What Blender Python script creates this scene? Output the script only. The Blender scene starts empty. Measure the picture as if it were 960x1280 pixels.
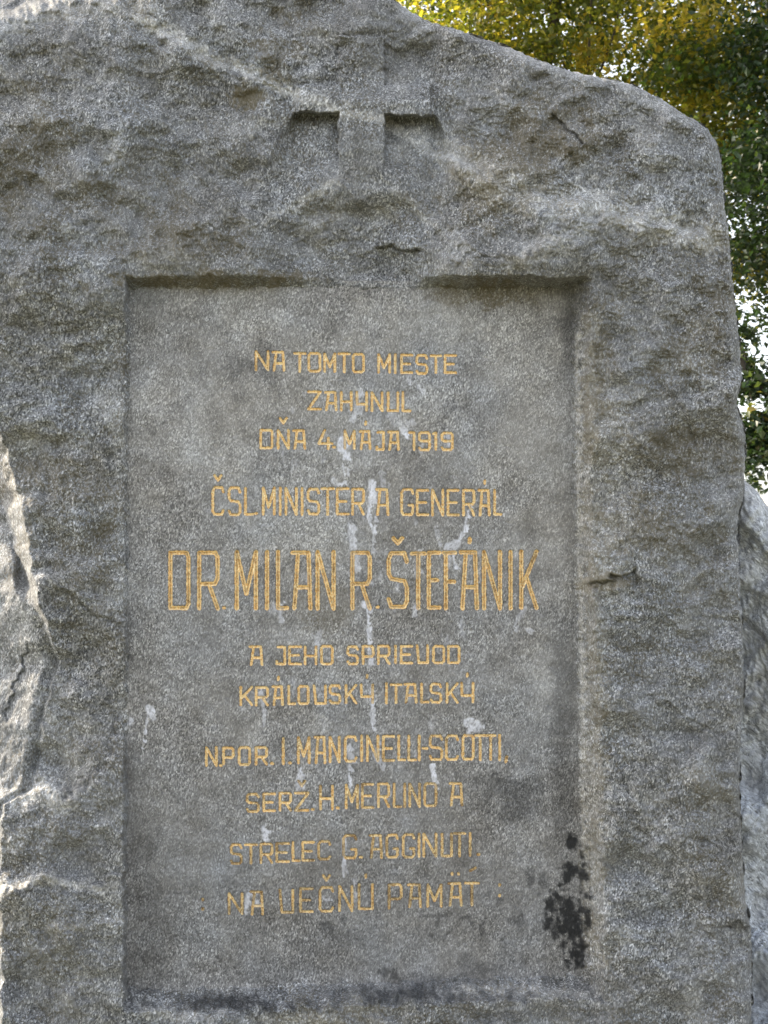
import bpy, math, random
import numpy as np

random.seed(7)
rng = np.random.default_rng(11)
S = bpy.context.scene
COL = S.collection

# ------------------------------------------------------------------ camera
CAM = np.array([0.0, -2.3, 1.55])
PITCH = math.radians(2.2)
F = 1437.0                                   # focal length in photo pixels
cd = bpy.data.cameras.new('camera')
cam = bpy.data.objects.new('camera', cd)
COL.objects.link(cam)
cam.location = CAM
cam.rotation_euler = (math.radians(90) + PITCH, 0, 0)
cd.sensor_fit = 'VERTICAL'
cd.sensor_height = 36.0
cd.lens = 36.0 * F / 1280.0
cd.clip_start = 0.05
cd.clip_end = 3000
S.camera = cam
cd.dof.use_dof = True; cd.dof.focus_distance = 2.33; cd.dof.aperture_fstop = 11.0

# ------------------------------------------------------------------ sky and sun
SUN_TO = np.array([-0.80, 0.36, 0.50]); SUN_TO /= np.linalg.norm(SUN_TO)
SUN_ELEV = math.asin(SUN_TO[2])
SUN_AZ = math.atan2(SUN_TO[0], SUN_TO[1])    # clockwise from +Y
w = bpy.data.worlds.new('World'); S.world = w; w.use_nodes = True
nt = w.node_tree; nt.nodes.clear()
sky = nt.nodes.new('ShaderNodeTexSky'); sky.sky_type = 'NISHITA'; sky.sun_disc = False
sky.sun_elevation = SUN_ELEV; sky.sun_rotation = SUN_AZ
sky.dust_density = 4.0; sky.air_density = 1.0; sky.ozone_density = 1.0; sky.altitude = 150
bg = nt.nodes.new('ShaderNodeBackground'); bg.inputs[1].default_value = 0.15
wo = nt.nodes.new('ShaderNodeOutputWorld')
hz = nt.nodes.new('ShaderNodeHueSaturation'); hz.inputs['Saturation'].default_value = .32   # thin high cloud takes the blue out
nt.links.new(sky.outputs[0], hz.inputs['Color']); nt.links.new(hz.outputs[0], bg.inputs[0]); nt.links.new(bg.outputs[0], wo.inputs[0])
sd = bpy.data.lights.new('sun', 'SUN'); sd.energy = 2.2; sd.angle = math.radians(0.5); sd.color = (1.0, 0.84, 0.60)
sun = bpy.data.objects.new('sun', sd); COL.objects.link(sun)
from mathutils import Vector
sun.rotation_euler = Vector(SUN_TO).to_track_quat('Z', 'Y').to_euler()
sun.location = (-6, 4, 6)
S.view_settings.view_transform = 'Standard'; S.view_settings.look = 'None'
S.view_settings.exposure = 1.9; S.view_settings.gamma = 1.0
S.view_settings.use_curve_mapping = False

# ------------------------------------------------------------------ layout: photo pixel + distance -> point
SP, CP = math.sin(PITCH), math.cos(PITCH)
def W(X, Y, y):
    X = np.asarray(X, float); Y = np.asarray(Y, float)
    a = (X - 480) / F; b = -(Y - 640) / F
    dy = CP - b * SP; dz = SP + b * CP
    t = (y - CAM[1]) / dy
    return np.stack([CAM[0] + a * t, np.broadcast_to(y, t.shape) + 0 * t, CAM[2] + dz * t], -1)
PX = 2.3 / F                                 # metres per photo pixel on the face of the stone

# ------------------------------------------------------------------ noise
def _h(ix, iy, seed):
    n = (ix.astype(np.int64) * 374761393 + iy.astype(np.int64) * 668265263 + seed * 974634777) & 0x7fffffff
    n = ((n ^ (n >> 13)) * 1274126177) & 0x7fffffff
    n = ((n ^ (n >> 16)) * 668265263) & 0x7fffffff
    return n ^ (n >> 15)
def gn(x, y, seed=0):                        # gradient noise about -1..1
    ix = np.floor(x); iy = np.floor(y); fx = x - ix; fy = y - iy
    def g(ox, oy):
        a = (_h(ix + ox, iy + oy, seed) & 1023) * (2 * math.pi / 1024)
        return np.cos(a) * (fx - ox) + np.sin(a) * (fy - oy)
    u = fx * fx * fx * (fx * (fx * 6 - 15) + 10); v = fy * fy * fy * (fy * (fy * 6 - 15) + 10)
    a = g(0, 0); b = g(1, 0); c = g(0, 1); d = g(1, 1)
    return 1.5 * ((a * (1 - u) + b * u) * (1 - v) + (c * (1 - u) + d * u) * v)
def fbm(x, y, wl, octs=4, seed=0, gain=0.5):
    r = 0; a = 1.0; f = 1.0 / wl
    for i in range(octs):
        r = r + a * gn(x * f + 17.3 * i, y * f - 9.1 * i, seed + i * 7); a *= gain; f *= 2.03
    return r
def ss(a, b, x):
    t = np.clip((x - a) / (b - a), 0, 1); return t * t * (3 - 2 * t)
def terrace(v, n, sharp=0.10):               # broken flakes: flat treads, quick risers
    q = v * n; k = np.floor(q); f = q - k
    return (k + ss(1 - sharp, 1, f) + f * 0.22 * (1 - ss(1 - sharp, 1, f))) / n
def seg_dist(X, Y, pts):
    best = np.full(X.shape, 1e9); sgn = np.zeros(X.shape); along = np.zeros(X.shape)
    L = 0; tot = sum(math.dist(pts[i], pts[i + 1]) for i in range(len(pts) - 1)) or 1
    for (x0, y0), (x1, y1) in zip(pts[:-1], pts[1:]):
        dx, dy = x1 - x0, y1 - y0; l2 = dx * dx + dy * dy + 1e-9
        t = np.clip(((X - x0) * dx + (Y - y0) * dy) / l2, 0, 1)
        d = np.hypot(X - x0 - t * dx, Y - y0 - t * dy)
        m = d < best
        best = np.where(m, d, best)
        sgn = np.where(m, np.sign(dx * (Y - y0) - dy * (X - x0)), sgn)   # + = below a line that runs right
        along = np.where(m, (L + t * math.sqrt(l2)) / tot, along)
        L += math.sqrt(l2)
    return best, sgn, along

# ------------------------------------------------------------------ the stone's own marks, plus shade and highlights painted along the recess
DRIPS = [([(431, 545), (430, 575), (432, 600), (424, 612)], 2.2, .8), ([(428, 548), (427, 562)], 6.5, .9), ([(430, 560), (434, 572)], 5, .8),
         ([(417, 601), (423, 606)], 3.5, .7), ([(466, 604), (466, 625)], 6, 1), ([(466, 620), (461, 645), (468, 664)], 3, .95), ([(470, 640), (466, 690)], 1.8, .6),
         ([(590, 625), (586, 640), (582, 662), (574, 676)], 2.6, .9), ([(560, 684), (572, 680)], 6, .85), ([(567, 690), (570, 710)], 3.5, .7),
         ([(438, 655), (442, 690), (446, 712)], 4.5, .7), ([(505, 538), (508, 546)], 5, .9), ([(352, 755), (351, 778)], 2.6, .7),
         ([(456, 755), (462, 764)], 5, .9), ([(460, 764), (461, 800), (464, 828)], 3, .75), ([(520, 757), (518, 770)], 3.5, .6), ([(524, 690), (521, 720)], 4, .5),
         ([(326, 868), (332, 880)], 4, .6), ([(328, 862), (331, 905)], 3, .45), ([(464, 866), (466, 885), (467, 912)], 3, .8), ([(474, 930), (468, 945), (478, 958)], 2.6, .6),
         ([(584, 903), (598, 908)], 6, .85), ([(588, 912), (586, 918)], 5, .7), ([(540, 958), (545, 984)], 3.5, .85), ([(437, 958), (438, 984)], 2.4, .85), ([(436, 935), (442, 950)], 5, .6),
         ([(376, 962), (374, 985)], 5.5, .6), ([(331, 1036), (333, 1048)], 6, .65), ([(430, 1050), (430, 1095)], 3, .55),
         ([(186, 886), (190, 893)], 5, .8), ([(186, 893), (178, 934)], 1.6, .8), ([(164, 898), (162, 905)], 3, .5),
         ([(311, 1118), (308, 1140)], 4, .6), ([(318, 1122), (322, 1128)], 5, .5), ([(405, 1122), (410, 1125)], 4, .4), ([(443, 1100), (444, 1125)], 3, .4),
         ([(640, 790), (655, 760)], 3, .4), ([(660, 788), (664, 792)], 3, .7), ([(450, 490), (447, 516), (440, 524)], 4, .6), ([(512, 470), (513, 480)], 2.5, .6),
         ([(524, 484), (530, 490)], 3.5, .5), ([(488, 520), (500, 530), (515, 528)], 6, .3), ([(477, 590), (480, 610)], 3, .4), ([(545, 660), (552, 690)], 3, .4)]
SOOT = [(728, 1070, 4), (731, 1080, 4), (733, 1120, 5), (731, 1140, 5), (722, 1160, 9), (727, 1180, 7), (706, 1162, 7), (722, 1202, 6), (700, 1108, 4), (696, 1118, 5), (716, 1052, 7), (712, 1083, 8), (709, 1094, 7), (728, 1094, 6), (729, 1112, 5), (692, 1136, 11), (703, 1148, 13), (718, 1150, 11), (716, 1172, 12), (717, 1192, 10), (686, 1150, 9), (728, 1135, 7),
        (732, 1155, 5), (648, 1153, 9), (662, 1098, 6), (680, 1104, 6), (674, 1118, 5), (478, 1216, 6), (492, 1217, 5), (414, 1160, 6), (402, 1156, 5), (430, 1152, 5)]
SCRAWL = [[(527, 1145), (545, 1145), (560, 1144)], [(548, 1142), (545, 1173)], [(538, 1170), (554, 1173)], [(556, 1171), (573, 1153), (586, 1144), (591, 1155), (592, 1178)], [(626, 1124), (602, 1157), (603, 1173)], [(617, 1171), (629, 1175), (629, 1184)], [(598, 1118), (608, 1122), (612, 1116)]]
CRACKS = [([(2, 900), (20, 860), (36, 800)], .006, 3), ([(470, 314), (500, 311), (530, 313)], .010, 5), ([(688, 142), (706, 158), (728, 176)], .010, 6), ([(690, 130), (660, 118), (640, 112)], -.004, 6), ([(736, 736), (765, 722), (800, 712)], .016, 7),
          ([(800, 868), (830, 876), (858, 898), (885, 912)], .005, 4), ([(870, 1045), (905, 1062)], .004, 3), ([(895, 1157), (938, 1156)], .008, 3), ([(560, 190), (620, 230), (700, 250), (745, 245)], -.016, 11),
          ([(745, 262), (820, 278), (895, 296)], -.019, 11), ([(640, 325), (720, 285), (760, 262)], -.012, 11), ([(190, 34), (260, 74), (330, 104), (362, 112)], -.016, 8), ([(492, 160), (560, 195), (600, 220)], -.012, 8),
          ([(0, 1112), (60, 1094), (110, 1106), (160, 1090)], -.010, 7), ([(30, 1165), (90, 1158), (150, 1150)], -.006, 6), ([(60, 730), (90, 745), (120, 770), (160, 785)], .006, 6), ([(75, 790), (88, 770), (90, 750)], .005, 4),
          ([(880, 860), (885, 900), (880, 930)], .004, 3), ([(560, 330), (600, 320), (640, 322)], .005, 7), ([(320, 100), (345, 78), (350, 50)], .006, 8), ([(340, 272), (420, 226)], -.004, 5), ([(484, 226), (560, 290)], -.004, 5),
          ([(150, 880), (130, 960), (70, 1000)], .006, 14), ([(760, 560), (775, 640), (770, 700)], .004, 10), ([(812, 470), (850, 500), (870, 560)], .005, 10)]
XL = lambda Y: 161 - 2 * ss(400, 1200, Y)
XR = lambda Y: 714 + 13 * ss(350, 1230, Y)
def stains_shade(X, Y):
    n1 = fbm(X, Y, 7, 3, 301); n2 = fbm(X, Y, 30, 3, 302); n3 = fbm(X, Y, 120, 4, 303)
    Xw = X + 2.2 * n1; Yw = Y + 2.0 * gn(X / 8, Y / 8, 305); n0 = fbm(X, Y, 18, 4, 307, .65); nst = fbm(X * 1.6, Y * .45, 9, 3, 318)
    white = np.zeros(X.shape)
    for pts, r, a in DRIPS:
        b = (X > min(p[0] for p in pts) - 25) & (X < max(p[0] for p in pts) + 25) & (Y > min(p[1] for p in pts) - 25) & (Y < max(p[1] for p in pts) + 25)
        if not b.any(): continue
        d, _, _ = seg_dist(Xw[b], Yw[b], pts)
        white[b] = np.maximum(white[b], a * ss(r * 1.05, r * 0.6, d + 2.6 * n1[b] + 1.8 * n0[b]) * (.75 + .25 * np.clip(n0[b] * 2, -1, 1)))
    white = np.maximum(white, .35 * ss(.55, 1.1, fbm(X * 1.6, Y * .7, 26, 4, 306)) * ss(300, 360, X) * ss(640, 560, X) * ss(440, 500, Y) * ss(1000, 900, Y))
    soot_shade = np.zeros(X.shape)
    for x, y, r in SOOT:
        a = 1.0 if x > 680 else .6
        soot_shade = np.maximum(soot_shade, a * ss(1.75, .5, np.hypot(Xw - x, (Yw - y) * .75) / r + .8 * n0 + .45 * nst))
    for pts in SCRAWL:
        d, _, _ = seg_dist(Xw, Yw, pts); soot_shade = np.maximum(soot_shade, .62 * ss(5.0, 1.2, d + .7 * n1) * np.clip(.85 + n2, .45, 1))
    soot_shade = np.maximum(soot_shade, .55 * ss(1.2, .3, np.hypot((X - 645) / 55, (Y - 1000) / 40) + .5 * n2))
    soot_shade = np.maximum(soot_shade, .42 * ss(1.1, .2, np.hypot((X - 315) / 34, (Y - 462) / 22) + .5 * n2))
    soot_shade = np.maximum(soot_shade, .40 * ss(.1, .7, fbm(X, Y * 1.4, 70, 4, 309)) * ss(1100, 1180, Y) * ss(150, 170, X) * ss(760, 700, X))
    soot_shade = np.maximum(soot_shade, .45 * ss(26, 4, np.abs(X - 704) + 8 * n2) * ss(720, 860, Y) * ss(1130, 1000, Y))
    soot_shade = np.maximum(soot_shade, .75 * ss(1.4, .2, np.hypot((X - 300) / 95, (Y - 1253) / 13) + .3 * n2 + .6 * n0))
    soot_shade = np.maximum(soot_shade, .7 * ss(1.4, .2, np.hypot((X - 500) / 110, (Y - 1242) / 12) + .3 * n2 + .6 * n0))
    soot_shade = np.maximum(soot_shade, .35 * ss(1.15, .4, np.hypot((X - 190) / 30, (Y - 1150) / 110) + .5 * n2))
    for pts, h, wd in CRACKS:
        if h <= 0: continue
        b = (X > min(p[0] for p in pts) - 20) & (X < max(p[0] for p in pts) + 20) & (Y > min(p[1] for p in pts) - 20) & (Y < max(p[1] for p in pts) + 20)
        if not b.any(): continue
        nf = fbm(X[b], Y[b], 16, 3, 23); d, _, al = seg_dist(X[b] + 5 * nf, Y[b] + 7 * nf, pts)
        soot_shade[b] = np.maximum(soot_shade[b], min(.6, h * 60) * ss(3.2, .6, d + .8 * n1[b]) * ss(0, .1, al) * ss(1, .9, al))
    olive = .55 * ss(1.1, .8, np.hypot((X - 407) / 40, (Y - 762) / 34) + .2 * n1)
    olive = np.maximum(olive, .95 * ss(1.15, .5, np.hypot((X - 308) / 24, (Y - 122) / 18) + .5 * n1))
    for x, y, rx, ry, a in ((250, 350, 120, 14, .8), (600, 368, 70, 16, .9), (690, 175, 60, 50, .5), (620, 220, 60, 60, .5), (860, 560, 60, 40, .35), (745, 470, 20, 90, .5), (760, 728, 50, 12, .8),
                            (345, 60, 30, 40, .6), (820, 670, 90, 40, .4), (160, 250, 90, 60, .3), (40, 200, 60, 80, .4), (200, 300, 90, 30, .35), (740, 900, 20, 330, .35), (870, 420, 50, 60, .3),
                            (90, 600, 90, 50, .3), (100, 700, 50, 60, .35), (735, 1080, 14, 150, .3)):
        olive = np.maximum(olive, a * ss(1.2, .35, np.hypot((X - x) / rx, (Y - y) / ry) + .7 * n2 + .35 * n1))
    pale = np.zeros(X.shape)
    for pts, r, a in (([(170, 20), (190, 30), (260, 70), (330, 100), (400, 128)], 9, 1.0), ([(400, 128), (480, 150), (560, 200), (620, 225)], 9, .75), ([(560, 190), (620, 230), (700, 255), (745, 250)], 24, .7),
                      ([(745, 262), (820, 280), (890, 300)], 22, .85), ([(640, 330), (720, 290), (760, 262)], 15, .5), ([(330, 278), (420, 228)], 6, .6), ([(490, 235), (560, 290)], 6, .35),
                      ([(0, 1112), (60, 1096), (95, 1106), (130, 1112)], 7, .8), ([(20, 1000), (50, 985), (80, 1005)], 16, .75), ([(60, 1160), (150, 1152)], 6, .5), ([(760, 520), (770, 640), (750, 740)], 34, .45),
                      ([(722, 420), (726, 700), (730, 1000), (734, 1190)], 5, .9), ([(738, 400), (740, 700), (746, 1000), (750, 1200)], 13, .5), ([(0, 35), (90, 14), (190, 8)], 12, .5), ([(180, 1262), (260, 1272), (420, 1274)], 9, .6), ([(560, 1240), (640, 1234), (740, 1246)], 8, .5),  # highlights on the right bevel and sill lip painted in as pale bands
                      ([(60, 820), (75, 860), (56, 930)], 9, .35), ([(860, 290), (882, 304)], 12, .9), ([(640, 60), (780, 105), (860, 145)], 14, .35)):
        d, _, _ = seg_dist(X + 6 * n1, Y + 6 * n2, pts)
        pale = np.maximum(pale, a * ss(r * 1.3, r * .35, d + r * .7 * n1 + r * .5 * n0) * (.55 + .75 * np.clip(n0 + .5, 0, 1)))
    pale = np.maximum(pale, .30 * ss(.2, .9, fbm(X, Y, 60, 4, 311)))
    pin = ss(160, 170, X) * ss(724, 712, X) * ss(356, 366, Y) * ss(1235, 1225, Y)
    pale = pale * (1 - .7 * pin) + pin * .30 * ss(.1, .7, .55 * np.exp(-((X - 330) / 260) ** 2 - ((Y - 520) / 240) ** 2) + .5 * ss(560, 690, X) * ss(1000, 800, Y) + .5 * n3 + .25 * n2)
    soot_shade = np.maximum(soot_shade, .24 * pin * ss(820, 1180, Y) * np.clip(.6 + n3, 0, 1))
    soot_shade = np.maximum(soot_shade, .5 * pin * ss(24, 3, XR(Y) - X + 5 * n2) * (.35 + .65 * ss(520, 380, Y)))  # shade on the panel beside the right reveal, painted as a dark band
    return np.clip(np.stack([white, soot_shade, olive, pale], -1), 0, 1).astype(np.float32)

# ------------------------------------------------------------------ mesh helpers
def link(ob, parent=None, world=(0, 0, 0)):
    COL.objects.link(ob)
    if parent is not None:
        ob.parent = parent
    ob['_w'] = list(map(float, world))
    pw = parent['_w'] if parent is not None else (0, 0, 0)
    ob.location = [world[i] - pw[i] for i in range(3)]
    return ob
def empty(name, loc, label, cat):
    o = bpy.data.objects.new(name, None); o.empty_display_size = .2
    link(o, None, loc); o['label'] = label; o['category'] = cat
    return o
def mesh_from(name, V, Q, mat, smooth=True, stain_tone=None):
    V = np.asarray(V, np.float32); Q = np.asarray(Q, np.int32)
    me = bpy.data.meshes.new(name); k = Q.shape[1]
    me.vertices.add(len(V)); me.vertices.foreach_set('co', V.ravel())
    me.loops.add(Q.size); me.loops.foreach_set('vertex_index', Q.ravel())
    me.polygons.add(len(Q)); me.polygons.foreach_set('loop_start', np.arange(0, Q.size, k, dtype=np.int32))
    me.polygons.foreach_set('loop_total', np.full(len(Q), k, np.int32))
    me.polygons.foreach_set('use_smooth', np.full(len(Q), smooth))
    if stain_tone is not None:
        a = me.color_attributes.new('stain_tone', 'FLOAT_COLOR', 'POINT'); a.data.foreach_set('color', np.asarray(stain_tone, np.float32).ravel())
    me.update(); me.validate(); me.materials.append(mat)
    return me
def compact(V, Q, st=None):
    used = np.zeros(len(V), bool); used[Q.ravel()] = True
    m = np.cumsum(used) - 1
    return V[used], m[Q], (None if st is None else st[used])
def grid_quads(nr, nc, off=0):
    i = np.arange(nr - 1)[:, None]; j = np.arange(nc - 1)[None, :]
    a = (i * nc + j).ravel() + off
    return np.stack([a, a + nc, a + nc + 1, a + 1], -1)

# ------------------------------------------------------------------ materials
def nodes(name):
    m = bpy.data.materials.new(name); m.use_nodes = True
    t = m.node_tree; t.nodes.clear()
    return m, t, (lambda ty, **k: _n(t, ty, k)), t.links.new
def _n(t, ty, k):
    n = t.nodes.new(ty)
    for a, v in k.items():
        if a.startswith('i_'):
            n.inputs[a[2:].replace('_', ' ')].default_value = v
        else:
            setattr(n, a, v)
    return n
def ramp(N, stops, interp='LINEAR'):
    r = N('ShaderNodeValToRGB'); cr = r.color_ramp; cr.interpolation = interp
    while len(cr.elements) < len(stops): cr.elements.new(.5)
    for e, (p, c) in zip(cr.elements, stops):
        e.position = p; e.color = (*c, 1) if len(c) == 3 else c
    return r
def mixc(N, L, fac, a, b, mode='MIX'):
    m = N('ShaderNodeMix', data_type='RGBA', blend_type=mode)
    for s, v in ((0, fac), (6, a), (7, b)):
        if isinstance(v, bpy.types.NodeSocket): L(v, m.inputs[s])
        elif s == 0: m.inputs[0].default_value = v
        else: m.inputs[s].default_value = (*v, 1)
    return m.outputs[2]
def math_(N, L, op, a, b=None):
    m = N('ShaderNodeMath', operation=op)
    for i, v in enumerate((a, b)):
        if v is None: continue
        if isinstance(v, bpy.types.NodeSocket): L(v, m.inputs[i])
        else: m.inputs[i].default_value = v
    return m.outputs[0]

def granite(name, dark, mid, light, lich=.5, warm=0.0, bump=.6, stretch=(1, 1, .5), tilt=.22, stained=True, cell=330, contrast=1.0):
    m, t, N, L = nodes(name)
    geo = N('ShaderNodeNewGeometry')
    mp = N('ShaderNodeMapping'); mp.vector_type = 'TEXTURE'; mp.inputs['Scale'].default_value = tuple(1 / q for q in stretch); mp.inputs['Rotation'].default_value = (0, tilt, 0)
    L(geo.outputs['Position'], mp.inputs['Vector']); P = mp.outputs[0]
    wn = N('ShaderNodeTexNoise', i_Scale=90.0, i_Detail=2.0); L(P, wn.inputs['Vector'])
    Pw = N('ShaderNodeVectorMath', operation='MULTIPLY_ADD'); L(wn.outputs['Color'], Pw.inputs[0]); Pw.inputs[1].default_value = (.006, .006, .006); L(P, Pw.inputs[2])
    vo = N('ShaderNodeTexVoronoi', feature='F1', i_Scale=float(cell)); L(Pw.outputs[0], vo.inputs['Vector'])
    sep = N('ShaderNodeSeparateColor'); L(vo.outputs['Color'], sep.inputs[0])
    cells = ramp(N, [(0.0, dark), (.28, tuple(.5 * (a + b) for a, b in zip(dark, mid))), (.55, mid), (.85, tuple(.65 * b + .35 * a for a, b in zip(light, mid))), (1.0, light)])
    L(sep.outputs[0], cells.inputs[0])
    n1 = N('ShaderNodeTexNoise', i_Scale=260.0, i_Detail=4.0, i_Roughness=.65); L(P, n1.inputs['Vector'])
    f1 = ramp(N, [(.32, (.64,) * 3), (.5, (1,) * 3), (.68, (1.42,) * 3)]); L(n1.outputs['Fac'], f1.inputs[0])
    c = mixc(N, L, 1.0, cells.outputs[0], f1.outputs[0], 'MULTIPLY')
    np_ = N('ShaderNodeTexNoise', i_Scale=6.0, i_Detail=4.0, i_Roughness=.6); L(geo.outputs['Position'], np_.inputs['Vector'])
    pr = ramp(N, [(.42, (.42,) * 3), (.58, (.0,) * 3)]); L(np_.outputs['Color'], pr.inputs[0])
    c = mixc(N, L, pr.outputs[0], c, mid)
    n2 = N('ShaderNodeTexNoise', i_Scale=22.0, i_Detail=5.0, i_Roughness=.6); L(geo.outputs['Position'], n2.inputs['Vector'])
    f2 = ramp(N, [(.3, (.70, .69, .67)), (.5, (1, 1, 1)), (.7, (1.22, 1.24, 1.27))]); L(n2.outputs['Fac'], f2.inputs[0])
    c = mixc(N, L, 1.0, c, f2.outputs[0], 'MULTIPLY')
    n3 = N('ShaderNodeTexNoise', i_Scale=4.5, i_Detail=5.0, i_Roughness=.55); L(geo.outputs['Position'], n3.inputs['Vector'])
    f3 = ramp(N, [(.33, (.84, .82, .79)), (.5, (1, 1, 1)), (.68, (1.05, 1.09, 1.15))]); L(n3.outputs['Fac'], f3.inputs[0])
    c = mixc(N, L, 1.0, c, f3.outputs[0], 'MULTIPLY')
    if warm > 0: c = mixc(N, L, warm, c, (.30, .26, .20), 'MIX')
    # crusty lichen, small dots gathered in patches
    ln = N('ShaderNodeTexNoise', i_Scale=170.0, i_Detail=3.0, i_Roughness=.7); L(geo.outputs['Position'], ln.inputs['Vector'])
    lp = N('ShaderNodeTexNoise', i_Scale=9.0, i_Detail=4.0); lp.inputs['Vector'].default_value = (0, 0, 0); L(geo.outputs['Position'], lp.inputs['Vector'])
    lsum = math_(N, L, 'ADD', ln.outputs['Fac'], math_(N, L, 'MULTIPLY', lp.outputs['Fac'], .55))
    lsum = math_(N, L, 'ADD', lsum, -.04 + .1 * lich)
    if stained:
        at = N('ShaderNodeAttribute', attribute_name='stain_tone')
        sp = N('ShaderNodeSeparateColor'); L(at.outputs['Color'], sp.inputs[0])
        lsum = math_(N, L, 'ADD', lsum, math_(N, L, 'MULTIPLY', sp.outputs[2], .22))
    lm = ramp(N, [(.80, (0,) * 3), (.92, (1,) * 3)]); L(lsum, lm.inputs[0])
    c = mixc(N, L, math_(N, L, 'MULTIPLY', lm.outputs[0], .66), c, (.085, .070, .040))
    rough = .78
    if stained:
        pale = mixc(N, L, .35, mixc(N, L, 1.0, c, (2.1, 2.08, 2.02), 'MULTIPLY'), (.56, .54, .50))
        c = mixc(N, L, math_(N, L, 'MULTIPLY', at.outputs['Alpha'], .80), c, pale)
        c = mixc(N, L, math_(N, L, 'MULTIPLY', sp.outputs[2], .30), c, (.17, .135, .065))
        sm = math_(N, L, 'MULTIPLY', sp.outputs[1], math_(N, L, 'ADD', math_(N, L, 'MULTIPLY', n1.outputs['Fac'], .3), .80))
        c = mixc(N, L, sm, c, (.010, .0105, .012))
        wb = N('ShaderNodeTexNoise', i_Scale=260.0, i_Detail=2.0); L(P, wb.inputs['Vector'])
        wr = ramp(N, [(.34, (.5,) * 3), (.5, (1,) * 3)]); L(wb.outputs['Fac'], wr.inputs[0])
        wm = math_(N, L, 'MULTIPLY', math_(N, L, 'MULTIPLY', sp.outputs[0], 1.0), wr.outputs[0])
        c = mixc(N, L, wm, c, (.80, .81, .90))
    b1 = N('ShaderNodeBump', i_Strength=bump, i_Distance=.0016)
    hb = math_(N, L, 'ADD', n1.outputs['Fac'], math_(N, L, 'MULTIPLY', sep.outputs[1], .35))
    L(hb, b1.inputs['Height'])
    b2 = N('ShaderNodeBump', i_Strength=.35, i_Distance=.006); L(n2.outputs['Fac'], b2.inputs['Height']); L(b1.outputs[0], b2.inputs['Normal'])
    bs = N('ShaderNodeBsdfPrincipled', i_Roughness=rough); bs.inputs['Specular IOR Level'].default_value = .35
    L(c, bs.inputs['Base Color']); L(b2.outputs[0], bs.inputs['Normal'])
    o = N('ShaderNodeOutputMaterial'); L(bs.outputs[0], o.inputs[0])
    return m

M_ROCK = granite('rough_granite', (.050, .051, .052), (.190, .193, .197), (.53, .53, .535), lich=.28, cell=470)
M_PANEL = granite('dressed_granite', (.100, .097, .096), (.230, .225, .223), (.50, .49, .485), lich=-1.2, bump=.45, cell=560)
M_PALE = granite('pale_granite', (.22, .225, .235), (.46, .475, .50), (.72, .73, .75), lich=-.3, stretch=(1, 1, .22), tilt=2.35, stained=False, cell=300)
M_CHALK = granite('chalky_boulder', (.30, .27, .22), (.58, .55, .48), (.8, .78, .72), lich=.1, stained=False, cell=120)

def gold_mat():
    m, t, N, L = nodes('worn_gilding')
    geo = N('ShaderNodeNewGeometry'); P = geo.outputs['Position']
    at = N('ShaderNodeAttribute', attribute_name='stain_tone'); sp = N('ShaderNodeSeparateColor'); L(at.outputs['Color'], sp.inputs[0])
    n = N('ShaderNodeTexNoise', i_Scale=300.0, i_Detail=3.0, i_Roughness=.7); L(P, n.inputs['Vector'])
    n2 = N('ShaderNodeTexNoise', i_Scale=25.0, i_Detail=3.0); L(P, n2.inputs['Vector'])
    gc = ramp(N, [(.34, (.50, .29, .10)), (.46, (.95, .64, .28)), (.56, (1.0, .88, .58))]); L(n.outputs['Fac'], gc.inputs[0])  # palest stop paints glints into the gold colour
    s = math_(N, L, 'ADD', math_(N, L, 'MULTIPLY', n.outputs['Fac'], .6), math_(N, L, 'MULTIPLY', n2.outputs['Fac'], .6))
    s = math_(N, L, 'SUBTRACT', s, math_(N, L, 'MULTIPLY', at.outputs['Alpha'], .085))
    wr = ramp(N, [(.42, (1,) * 3), (.50, (0,) * 3)]); L(s, wr.inputs[0])
    c = mixc(N, L, math_(N, L, 'MULTIPLY', wr.outputs[0], .75), gc.outputs[0], (.24, .15, .075))
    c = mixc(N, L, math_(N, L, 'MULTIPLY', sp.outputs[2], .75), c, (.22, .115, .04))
    c = mixc(N, L, math_(N, L, 'MULTIPLY', sp.outputs[1], .55), c, (.05, .04, .03))
    c = mixc(N, L, math_(N, L, 'MULTIPLY', sp.outputs[0], .7), c, (.55, .53, .52))
    b = N('ShaderNodeBump', i_Strength=.8, i_Distance=.0014); L(n.outputs['Fac'], b.inputs['Height'])
    bs = N('ShaderNodeBsdfPrincipled', i_Roughness=.35, i_Metallic=.25)
    L(c, bs.inputs['Base Color']); L(b.outputs[0], bs.inputs['Normal'])
    o = N('ShaderNodeOutputMaterial'); L(bs.outputs[0], o.inputs[0])
    return m
M_GOLD = gold_mat()

def leaf_mat(name, stops, trans=.45):
    m, t, N, L = nodes(name)
    at = N('ShaderNodeAttribute', attribute_name='stain_tone'); sp = N('ShaderNodeSeparateColor'); L(at.outputs['Color'], sp.inputs[0])
    r = ramp(N, stops); L(sp.outputs[0], r.inputs[0])
    bs = N('ShaderNodeBsdfPrincipled', i_Roughness=.45); L(r.outputs[0], bs.inputs['Base Color'])
    tr = N('ShaderNodeBsdfTranslucent')
    tc = mixc(N, L, 1.0, r.outputs[0], (2.2, 2.3, 1.0), 'MULTIPLY'); L(tc, tr.inputs[0])
    mx = N('ShaderNodeMixShader'); mx.inputs[0].default_value = trans
    L(bs.outputs[0], mx.inputs[1]); L(tr.outputs[0], mx.inputs[2])
    o = N('ShaderNodeOutputMaterial'); L(mx.outputs[0], o.inputs[0])
    return m
M_LEAF_Y = leaf_mat('yellowing_leaves', [(0, (.035, .055, .012)), (.45, (.11, .12, .02)), (.75, (.26, .22, .035)), (1, (.40, .29, .05))])
M_LEAF_D = leaf_mat('dark_leaves', [(0, (.012, .024, .011)), (.6, (.022, .042, .016)), (.9, (.07, .085, .022)), (1, (.16, .13, .03))], .3)
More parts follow.
